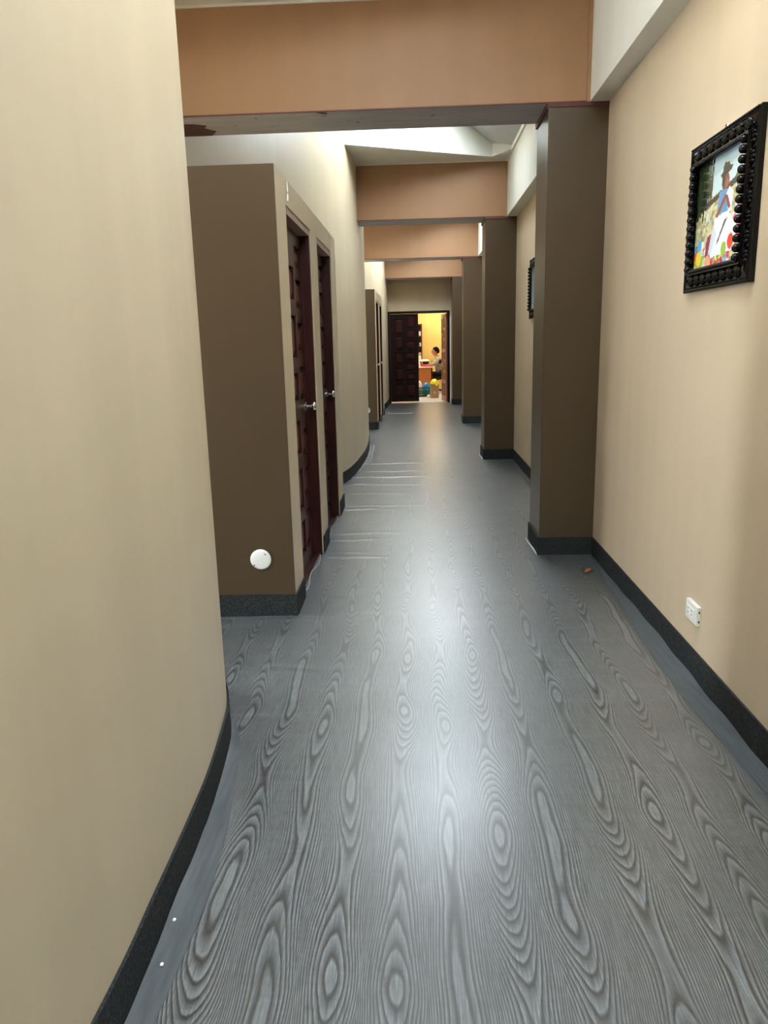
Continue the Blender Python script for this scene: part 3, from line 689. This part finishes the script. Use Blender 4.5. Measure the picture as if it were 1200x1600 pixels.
b = MB(); b.add([(0.0, -0.09, 0.03), (0.075, -0.085, 0.03), (0.085, -0.103, -0.02), (0.055, -0.106, -0.055), (0.02, -0.102, -0.012),
                 (0.0, -0.086, 0.03), (0.075, -0.081, 0.03), (0.085, -0.099, -0.02), (0.055, -0.102, -0.055), (0.02, -0.098, -0.012)],
                [(0, 1, 2, 3, 4), (9, 8, 7, 6, 5)] + [(i, (i + 1) % 5, 5 + (i + 1) % 5, 5 + i) for i in range(5)])
b.obj('flap', 'yellow_bag', o)
bag('plastic_bag', (0.30, 19.98, 0.0), (0.040, 0.045, 0.035), 'white_bag', 'tiny crumpled white bag on the floor beside the kraft sack', 8, 0.2)

# office chair
o = empty('office_chair', (0.585, 21.62, 0)); tag(o, 'black office chair with a mesh back under the seated person', 'chair')
b = MB(); b.ball((0.0, 0, 0.445), (0.23, 0.23, 0.045), 24, 10, fn=lambda p: Vector((math.copysign(abs(p.x) ** .6, p.x), math.copysign(abs(p.y) ** .6, p.y), p.z))); b.obj('seat', 'black_cloth', o, smooth=True)
b = MB()
for i in range(5):
    yy = -0.16 + 0.08 * i; b.tube([(0.225, yy, 0.52), (0.205, yy, 0.70), (0.215, yy, 0.86), (0.235, yy, 0.93)], 0.010, 8)
b.obj('mesh_slats', 'black_mesh', o, smooth=True)
b = MB(); b.tube([(0.20, -0.2, 0.50), (0.195, -0.21, 0.72), (0.215, -0.2, 0.93), (0.225, 0, 0.955), (0.215, 0.2, 0.93), (0.195, 0.21, 0.72), (0.20, 0.2, 0.50), (0.215, 0, 0.49), (0.20, -0.2, 0.50)], 0.016, 10); b.obj('backrest', 'black_plastic', o, smooth=True)
b = MB(); b.tube([(0.20, 0, 0.49), (0.13, 0, 0.40), (0.0, 0, 0.39)], 0.02, 10); b.obj('back_arm', 'black_plastic', o, smooth=True)
b = MB(); b.lathe([(0.026, 0.09), (0.026, 0.40), (0.07, 0.405)], 14); b.obj('gas_column', 'black_plastic', o, smooth=True)
for s_ in (-1, 1):
    b = MB(); b.tube([(0.10, s_ * 0.24, 0.42), (0.12, s_ * 0.27, 0.50), (0.12, s_ * 0.27, 0.63), (-0.02, s_ * 0.27, 0.64)], 0.015, 10); b.obj('armrest', 'black_plastic', o, smooth=True)
for i in range(5):
    q = 2 * PI * i / 5 + 0.3
    b = MB(); b.tube([(0.02 * math.cos(q), 0.02 * math.sin(q), 0.10), (0.27 * math.cos(q), 0.27 * math.sin(q), 0.065)], [0.022, 0.014], 8); lg = b.obj('leg', 'black_plastic', o, smooth=True)
    b = MB(); b.ball((0.27 * math.cos(q), 0.27 * math.sin(q), 0.028), (0.028, 0.028, 0.028), 10, 8); b.obj('caster', 'black_plastic', lg, smooth=True)

# ------------------------------------------------------------------ seated person
def person():
    X0, Yc = 0.585, 21.60
    V = []; R = []; E = []
    def nd(p, r, par=None):
        V.append(p); R.append(r)
        if par is not None: E.append((par, len(V) - 1))
        return len(V) - 1
    pel = nd((X0 + 0.06, Yc, 0.545), 0.125)
    bel = nd((X0 + 0.065, Yc, 0.68), 0.130, pel); ch = nd((X0 + 0.045, Yc, 0.83), 0.135, bel)
    up_ = nd((X0 + 0.015, Yc, 0.935), 0.108, ch); nk = nd((X0 - 0.02, Yc, 1.005), 0.060, up_); nh = nd((X0 - 0.030, Yc, 1.08), 0.060, nk)
    for s_ in (-1, 1):
        hp = nd((X0 + 0.03, Yc + s_ * 0.09, 0.535), 0.088, pel); kn = nd((X0 - 0.37, Yc + s_ * 0.10, 0.545), 0.060, hp)
        sh = nd((X0 - 0.36, Yc + s_ * 0.10, 0.30), 0.050, kn); an = nd((X0 - 0.34, Yc + s_ * 0.10, 0.09), 0.036, sh)
        ft = nd((X0 - 0.44, Yc + s_ * 0.10, 0.045), 0.036, an); nd((X0 - 0.53, Yc + s_ * 0.105, 0.036), 0.030, ft)
        so = nd((X0 + 0.025, Yc + s_ * 0.175, 0.925), 0.074, up_); el = nd((X0 - 0.055, Yc + s_ * 0.215, 0.835), 0.062, so)
        hx = X0 - 0.165
        el2 = nd((X0 - 0.115, Yc + s_ * 0.19, 0.812), 0.046, el)
        wr = nd((hx, Yc + s_ * 0.13, 0.815), 0.027, el2)
        pm = nd((hx - 0.055, Yc + s_ * 0.10, 0.812), 0.030, wr)
        for i, (dy, ln) in enumerate(((-0.030, 0.062), (-0.010, 0.075), (0.010, 0.070), (0.028, 0.055))):
            a = nd((hx - 0.085, Yc + s_ * 0.095 + dy, 0.806), 0.0100, pm)
            b2 = nd((hx - 0.085 - ln * 0.55, Yc + s_ * 0.090 + dy * 1.1, 0.800), 0.0090, a)
            nd((hx - 0.085 - ln, Yc + s_ * 0.086 + dy * 1.15, 0.782), 0.0080, b2)
        th = nd((hx - 0.045, Yc + s_ * 0.10 - s_ * 0.040, 0.803), 0.0110, pm); nd((hx - 0.085, Yc + s_ * 0.10 - s_ * 0.058, 0.790), 0.0090, th)
    me = bpy.data.meshes.new('body'); me.from_pydata(V, E, []); o = bpy.data.objects.new('tmp_body', me); COL.objects.link(o)
    md = o.modifiers.new('s', 'SKIN'); md.use_smooth_shade = True
    for i, sv in enumerate(me.skin_vertices[0].data): sv.radius = (R[i], R[i]); sv.use_root = (i == 0)
    sb = o.modifiers.new('d', 'SUBSURF'); sb.levels = 2; sb.render_levels = 2
    dg = bpy.context.evaluated_depsgraph_get(); ev = o.evaluated_get(dg); m2 = bpy.data.meshes.new_from_object(ev)
    bpy.data.objects.remove(o)
    # head: a sphere shaped into skull, jaw, brow, nose
    hc = Vector((X0 - 0.055, Yc, 1.155)); hb = MB()
    def hf(p):
        q = p.copy()                     # face towards -x
        if q.z < -0.1: q.y *= 1 - 0.30 * min(1, (-q.z - 0.1)); q.x = q.x * (1 - 0.22 * (-q.z)) - 0.16 * (-q.z - 0.1)
        if q.x < -0.6 and -0.45 < q.z < 0.25:
            g = math.exp(-(q.y / 0.17) ** 2) * math.exp(-((q.z + 0.12) / 0.2) ** 2); q.x -= 0.26 * g
        if q.x < -0.5:
            g2 = math.exp(-((q.z + 0.52) / 0.10) ** 2) * math.exp(-(q.y / 0.3) ** 2); q.x -= 0.06 * g2
            g3 = math.exp(-((abs(q.y) - 0.38) / 0.14) ** 2) * math.exp(-((q.z - 0.08) / 0.12) ** 2); q.x += 0.08 * g3
        return q
    hb.ball(hc, (0.098, 0.077, 0.115), 32, 24, fn=hf)
    for s_ in (-1, 1): hb.ball((hc.x + 0.012, hc.y + s_ * 0.077, hc.z - 0.01), (0.020, 0.010, 0.032), 10, 8)
    bm = bmesh.new(); bm.from_mesh(m2)
    hm = bpy.data.meshes.new('h'); hm.from_pydata(hb.v, [], hb.f); bm.from_mesh(hm)
    bmesh.ops.remove_doubles(bm, verts=bm.verts, dist=1e-6); bmesh.ops.recalc_face_normals(bm, faces=bm.faces); bm.to_mesh(m2); bm.free()
    for m in ('skin', 'grey_cloth', 'black_cloth'): m2.materials.append(MAT[m])
    for p in m2.polygons:
        c_ = p.center; p.use_smooth = True
        if c_.z > 1.012 or (c_.x < X0 - 0.185 and c_.z > 0.74): p.material_index = 0
        elif c_.z < 0.60: p.material_index = 2
        elif c_.x > X0 + 0.03 and c_.z < 0.93 and abs(c_.y - Yc) > 0.135: p.material_index = 2
        else: p.material_index = 1
    e = empty('person', (0, 0, 0)); tag(e, 'seated person with short black hair and grey and black jacket, facing left at desk', 'person')
    bo = bpy.data.objects.new('body', m2); COL.objects.link(bo); bo.parent = e
    hr = MB()
    def hh(p):
        q = p.copy() * (1 + 0.02 * math.sin(17 * p.x) * math.sin(13 * p.y + 9 * p.z))
        if q.x < -0.3: q.z = max(q.z, 0.55 if q.x < -0.62 else 0.36)
        else: q.z = max(q.z, -0.45)
        return q
    hr.ball((hc.x + 0.012, hc.y, hc.z + 0.012), (0.104, 0.085, 0.122), 28, 18, fn=hh); hr.obj('hair', 'hair', e, smooth=True)
    for s_ in (-1, 1):
        b = MB(); b.ball((hc.x - 0.084, hc.y + s_ * 0.029, hc.z + 0.010), (0.008, 0.011, 0.007), 10, 8); b.obj('eye', 'eye_dark', e, smooth=True)
        b = MB(); b.tube([(hc.x - 0.088, hc.y + s_ * 0.014, hc.z + 0.028), (hc.x - 0.087, hc.y + s_ * 0.03, hc.z + 0.033), (hc.x - 0.078, hc.y + s_ * 0.046, hc.z + 0.028)], 0.004, 6); b.obj('eyebrow', 'hair', e)
    b = MB(); b.tube([(hc.x - 0.091, hc.y - 0.022, hc.z - 0.060), (hc.x - 0.098, hc.y, hc.z - 0.058), (hc.x - 0.091, hc.y + 0.022, hc.z - 0.060)], 0.004, 6); b.obj('mouth', 'mahogany_bright', e)
    b = MB(); pts = [(X0 + 0.0 + 0.062 * math.cos(q) - 0.008, Yc + 0.066 * math.sin(q), 1.005 + 0.018 * math.cos(q)) for q in [2 * PI * i / 20 for i in range(21)]]
    b.tube(pts, 0.014, 8); b.obj('collar', 'grey_cloth', e, smooth=True)
person()

# ------------------------------------------------------------------ carved picture frames
FW_, FH_ = 0.66, 0.575
def ink(kind):
    nu, nv = 116, 98; rs = random.Random(4)
    img = np.zeros((nv, nu, 3)); V_, U = np.mgrid[0:nv, 0:nu]; U = U / (nu - 1); V_ = V_ / (nv - 1)      # V: 0 bottom
    def pt(mask, c_): img[mask] = c_
    if kind == 1:
        img[:] = (0.62, 0.70, 0.74); pt(V_ < 0.14, (0.75, 0.74, 0.70)); return img
    def poly(pts, c_):
        m = np.zeros(U.shape, bool); n = len(pts)
        for a in range(n):
            (x0, y0), (x1, y1) = pts[a], pts[(a + 1) % n]
            with np.errstate(divide='ignore', invalid='ignore'):
                m ^= ((y0 > V_) != (y1 > V_)) & (U < (x1 - x0) * (V_ - y0) / (y1 - y0 + 1e-12) + x0)
        img[m] = c_
    def dot(a, b_, r_, c_, e=1.0): img[((U - a) / r_) ** 2 + ((V_ - b_) / (r_ * e)) ** 2 < 1] = c_
    img[:] = (0.74, 0.83, 0.86)
    img[V_ > 0.78 + 0.14 * U] = (0.66, 0.77, 0.82)
    for _ in range(900):       # straw field rising to the right
        a = rs.random(); b_ = rs.uniform(0.0, 0.60 + 0.14 * a)
        k = rs.random(); dot(a, b_, 0.022, (0.52 + .36 * k, 0.49 + .34 * k, 0.33 + .30 * k))
    poly([(0.18, 0.60), (0.78, 0.74), (0.78, 0.68), (0.18, 0.55)], (0.20, 0.16, 0.13))
    for _ in range(520):       # weeping tree, upper left
        a = rs.betavariate(1.2, 2.4) * 0.36; b_ = rs.uniform(0.52 + a * 0.5, 1.0); L = rs.uniform(0.03, 0.09); k = rs.random()
        img[(abs(U - a - 0.12 * (V_ - b_)) < 0.008) & (abs(V_ - b_) < L)] = (0.08 + k * .16, 0.11 + k * .17, 0.08 + k * .10)
    poly([(0.13, 0.45), (0.16, 0.45), (0.20, 0.8), (0.18, 0.8)], (0.10, 0.08, 0.06))
    for _ in range(60): dot(rs.uniform(0.78, 0.97), rs.uniform(0.52, 0.76), 0.03, tuple(q * rs.uniform(.7, 1.2) for q in (0.36, 0.37, 0.24)))
    img[(abs(U - 0.90) < 0.006) & (V_ > 0.7) & (V_ < 0.95)] = (0.45, 0.5, 0.55)
    pals = [(0.80, 0.14, 0.26), (0.90, 0.36, 0.18), (0.94, 0.78, 0.25), (0.40, 0.68, 0.82), (0.55, 0.70, 0.22), (0.86, 0.25, 0.50), (0.92, 0.90, 0.84), (0.93, 0.92, 0.90), (0.80, 0.55, 0.60)]
    for _ in range(170):       # heap of coloured wool
        a = rs.random(); b_ = rs.uniform(0.0, 0.20) + (0.24 * rs.random() if a > 0.72 else 0.12 * rs.random() if a < 0.3 else 0)
        k = rs.uniform(0.8, 1.08); dot(a, b_, rs.uniform(0.018, 0.040), tuple(min(1, q * k) for q in rs.choice(pals)), 1.1)
    poly([(0.42, 0.46), (0.66, 0.47), (0.86, 0.30), (0.80, 0.12), (0.36, 0.10), (0.34, 0.22)], (0.90, 0.91, 0.94))     # pale skirt
    poly([(0.40, 0.40), (0.30, 0.16), (0.36, 0.12), (0.46, 0.30)], (0.80, 0.82, 0.88))
    poly([(0.60, 0.40), (0.66, 0.42), (0.50, 0.22), (0.46, 0.20)], (0.30, 0.27, 0.28))
    poly([(0.28, 0.30), (0.36, 0.32), (0.30, 0.10), (0.24, 0.12)], (0.45, 0.14, 0.18))
    poly([(0.45, 0.46), (0.66, 0.47), (0.66, 0.64), (0.58, 0.69), (0.47, 0.66)], (0.34, 0.52, 0.74))
    poly([(0.60, 0.62), (0.66, 0.68), (0.74, 0.62), (0.72, 0.46), (0.66, 0.46)], (0.88, 0.90, 0.92))
    poly([(0.42, 0.46), (0.46, 0.44), (0.62, 0.60), (0.59, 0.63)], (0.50, 0.25, 0.18))
    poly([(0.66, 0.48), (0.70, 0.50), (0.63, 0.62), (0.60, 0.60)], (0.45, 0.22, 0.16))
    dot(0.585, 0.735, 0.062, (0.46, 0.22, 0.16), 1.15); dot(0.61, 0.715, 0.03, (0.56, 0.29, 0.22), 1.3)
    dot(0.535, 0.75, 0.03, (0.08, 0.05, 0.05), 2.0)
    poly([(0.47, 0.80), (0.52, 0.775), (0.68, 0.815), (0.70, 0.845), (0.64, 0.86), (0.62, 0.89), (0.55, 0.90), (0.52, 0.865), (0.52, 0.83)], (0.07, 0.06, 0.06))
    for a, b_, r_, c_ in ((0.74, 0.20, 0.055, (0.88, 0.22, 0.14)), (0.88, 0.27, 0.05, (0.90, 0.18, 0.42)), (0.62, 0.15, 0.05, (0.58, 0.70, 0.24)), (0.11, 0.12, 0.055, (0.93, 0.82, 0.28)), (0.12, 0.24, 0.045, (0.35, 0.65, 0.82)), (0.94, 0.42, 0.05, (0.92, 0.50, 0.28)), (0.86, 0.50, 0.04, (0.82, 0.3, 0.38)), (0.30, 0.07, 0.05, (0.90, 0.60, 0.40))): dot(a, b_, r_, c_, 1.25)
    return img
def print_obj(parent, kind, y0, y1, z0, z1, x):
    img = ink(kind); nv, nu, _ = img.shape; v = []; f = []
    for j in range(nv + 1):
        for i in range(nu + 1): v.append((x, y1 + (y0 - y1) * i / nu, z0 + (z1 - z0) * j / nv))
    for j in range(nv):
        for i in range(nu): f.append((j * (nu + 1) + i, j * (nu + 1) + i + 1, (j + 1) * (nu + 1) + i + 1, (j + 1) * (nu + 1) + i))
    me = bpy.data.meshes.new('photo_print'); me.from_pydata(v, [], f); me.materials.append(MAT['print_ink'])
    at = me.color_attributes.new('ink', 'FLOAT_COLOR', 'CORNER'); cc = np.ones((nv * nu, 4, 4)); cc[:, :, :3] = (img.reshape(-1, 3) ** 2.0)[:, None, :]
    at.data.foreach_set('color', cc.ravel())
    o = bpy.data.objects.new('photo_print', me); COL.objects.link(o); o.parent = parent; return o
def picture(y0, z0, kind, label):
    """frame hung flat on the right wall; local origin at near bottom corner on the wall, -x into the room"""
    o = empty('picture_frame', (XW, y0, z0)); tag(o, label, 'picture')
    R_, T_ = 0.085, 0.024
    b = MB(); b.box(-0.010, -0.001, 0.02, FW_ - 0.02, 0.02, FH_ - 0.02); b.obj('backing_board', 'black_lacquer', o)
    def rail(ax, a0, a1, c0, c1, inner):
        """moulded rail with an outer fillet, hollow and inner roll"""
        prof = [(0.0, 0.001), (0.0, 0.020), (0.08, T_), (0.16, T_), (0.22, 0.019), (0.55, 0.024), (0.74, 0.019), (0.80, 0.034), (0.97, 0.034), (1.0, 0.028), (1.0, 0.001)]
        b = MB(); v = []
        for t_, h in prof:
            c_ = c0 + (c1 - c0) * t_; k = t_ * R_ * (1 if inner else 0)
            lo, hi = a0 + k, a1 - k
            v += [(-h, lo, c_) if ax == 'y' else (-h, c_, lo), (-h, hi, c_) if ax == 'y' else (-h, c_, hi)]
        n_ = len(prof); f = [(2 * i, 2 * i + 1, (2 * i + 3) % (2 * n_), (2 * i + 2) % (2 * n_)) for i in range(n_)]
        f += [tuple(range(0, 2 * n_, 2)), tuple(range(2 * n_ - 1, 0, -2))]
        b.add(v, f); return b.obj('frame_rail', 'black_lacquer', o, smooth=True)
    top = rail('y', 0, FW_, FH_, FH_ - R_, True); bot = rail('y', 0, FW_, 0, R_, True)
    nr = rail('z', 0, FH_, 0, R_, True); fr = rail('z', 0, FH_, FW_, FW_ - R_, True)
    def leafs(parent, horizontal, at_, n_, L0, L1):
        b = MB()
        for i in range(n_):
            c_ = L0 + (L1 - L0) * (i + 0.5) / n_; st = (L1 - L0) / n_
            for k in range(3):       # a carved leaf of three lobes and a scroll
                dd = (k - 1) * st * 0.22; ln = 0.024 if k == 1 else 0.018
                ctr = (-0.023, c_ + dd, at_) if horizontal else (-0.023, at_, c_ + dd)
                r3 = (0.007, st * 0.13, ln) if horizontal else (0.007, ln, st * 0.13)
                b.ball(ctr, r3, 8, 6)
            tor = []
            for q in range(11):
                a = q / 10 * 1.6 * PI; rr = 0.013 * (1 - 0.05 * q)
                tor.append((-0.026, c_ + st * 0.45 + rr * math.cos(a), at_ + rr * math.sin(a)) if horizontal else (-0.026, at_ + rr * math.sin(a), c_ + st * 0.45 + rr * math.cos(a)))
            b.tube(tor, 0.0035, 6)
        q = b.obj('carving', 'black_lacquer', parent, smooth=True); q['kind'] = 'stuff'
    leafs(top, True, FH_ - R_ * 0.5, 8, 0.06, FW_ - 0.06); leafs(bot, True, R_ * 0.5, 8, 0.06, FW_ - 0.06)
    leafs(nr, False, R_ * 0.5, 7, 0.06, FH_ - 0.06); leafs(fr, False, FW_ - R_ * 0.5, 7, 0.06, FH_ - 0.06)
    def beads(parent, horizontal, at_, n_, L0, L1, r_, off=0.024):
        b = MB()
        for i in range(n_):
            c_ = L0 + (L1 - L0) * (i + 0.5) / n_; st = (L1 - L0) / n_
            b.ball((-off, c_, at_) if horizontal else (-off, at_, c_), (r_, st * 0.47, r_) if horizontal else (r_, r_, st * 0.47), 10, 8)
        q = b.obj('beading', 'black_lacquer', parent, smooth=True); q['kind'] = 'stuff'
    beads(top, True, FH_ - R_ + 0.004, 22, R_, FW_ - R_, 0.009, 0.034); beads(bot, True, R_ - 0.004, 22, R_, FW_ - R_, 0.009, 0.034)
    beads(nr, False, R_ + 0.002, 13, R_ - 0.01, FH_ - R_ + 0.01, 0.016, 0.038); beads(fr, False, FW_ - R_ - 0.002, 13, R_ - 0.01, FH_ - R_ + 0.01, 0.016, 0.038)
    beads(top, True, FH_ - 0.006, 34, 0.01, FW_ - 0.01, 0.005)
    print_obj(o, kind, R_ - 0.008, FW_ - R_ + 0.008, R_ - 0.008, FH_ - R_ + 0.008, -0.013)
    b = MB(); b.tube([(-0.008, FW_ / 2 - 0.012, FH_), (-0.008, FW_ / 2 - 0.008, FH_ + 0.016), (-0.008, FW_ / 2 + 0.008, FH_ + 0.016), (-0.008, FW_ / 2 + 0.012, FH_)], 0.003, 8); b.obj('hanging_loop', 'steel', o, smooth=True)
    return o
picture(2.795, 1.624, 0, 'black carved frame with a colour photo of a seated figure, on the near right wall')
picture(7.40, 1.645, 1, 'black carved frame with a pale print, half hidden behind the nearest pillar')

# wall outlet
o = empty('wall_outlet', (XW, 3.118, 0.288)); tag(o, 'white double socket outlet low on the right wall', 'outlet')
b = MB(); b.box(-0.018, 0.0, -0.068, 0.068, -0.042, 0.042); b.obj('cover_plate', 'white_plastic', o, bevel=0.004)
b = MB(); b.box(-0.0205, -0.018, -0.040, 0.052, -0.022, 0.022); b.obj('socket_insert', 'white_paper', o, bevel=0.001)
for yy in (-0.012, 0.03):
    for zz in (-0.009, 0.009):
        b = MB(); b.box(-0.0212, -0.0204, yy - 0.004, yy + 0.004, zz - 0.0022, zz + 0.0022); b.obj('socket_hole', 'socket_dark', o)
for zz in (0.02, -0.022):
    b = MB(); b.box(-0.012, -0.006, -0.0688, -0.067, zz - 0.005, zz + 0.005); b.obj('side_notch', 'socket_dark', o)

# dry leaf and two paper scraps on the floor
o = empty('dry_leaf', (1.07, 4.61, 0.004), 0.5); tag(o, 'curled orange-brown dry leaf on the floor beside the nearest pillar', 'leaf')
b = MB(); N = 9; v = []
for i in range(N):
    t_ = i / (N - 1); wv = 0.020 * math.sin(PI * t_) ** 0.7 * (1 + 0.25 * math.sin(9 * t_)); x = -0.036 + 0.072 * t_
    for s_ in (-1, -0.5, 0, 0.5, 1): v.append((x, s_ * wv, 0.016 * abs(s_) ** 1.5 * math.sin(PI * t_) + 0.010 * t_ * t_))
f = [(i * 5 + j, i * 5 + j + 1, (i + 1) * 5 + j + 1, (i + 1) * 5 + j) for i in range(N - 1) for j in range(4)]
b.add(v, f); lf = b.obj('blade', 'dry_leaf', o, smooth=True); so = lf.modifiers.new('t', 'SOLIDIFY'); so.thickness = 0.0015
b = MB(); b.tube([(-0.034, 0, 0.001), (-0.055, 0.004, 0.006)], 0.0015, 6); b.obj('stalk', 'dry_leaf', o)
for k, (x, y) in enumerate(((-0.645, 1.641), (-0.630, 1.498))):
    b = MB(); b.ball((0, 0, 0.004), (0.0045, 0.006, 0.003), 10, 6, fn=lambda p: p * (1 + 0.15 * math.sin(7 * p.x + 5 * p.y)))
    q = b.obj('paper_scrap', 'white_paper', smooth=True); q.location = (x, y, 0.004)
    tag(q, ['tiny white paper scrap beside the nearest left baseboard, farther of the two', 'tiny white paper scrap beside the nearest left baseboard, nearer of the two'][k], 'paper scrap')
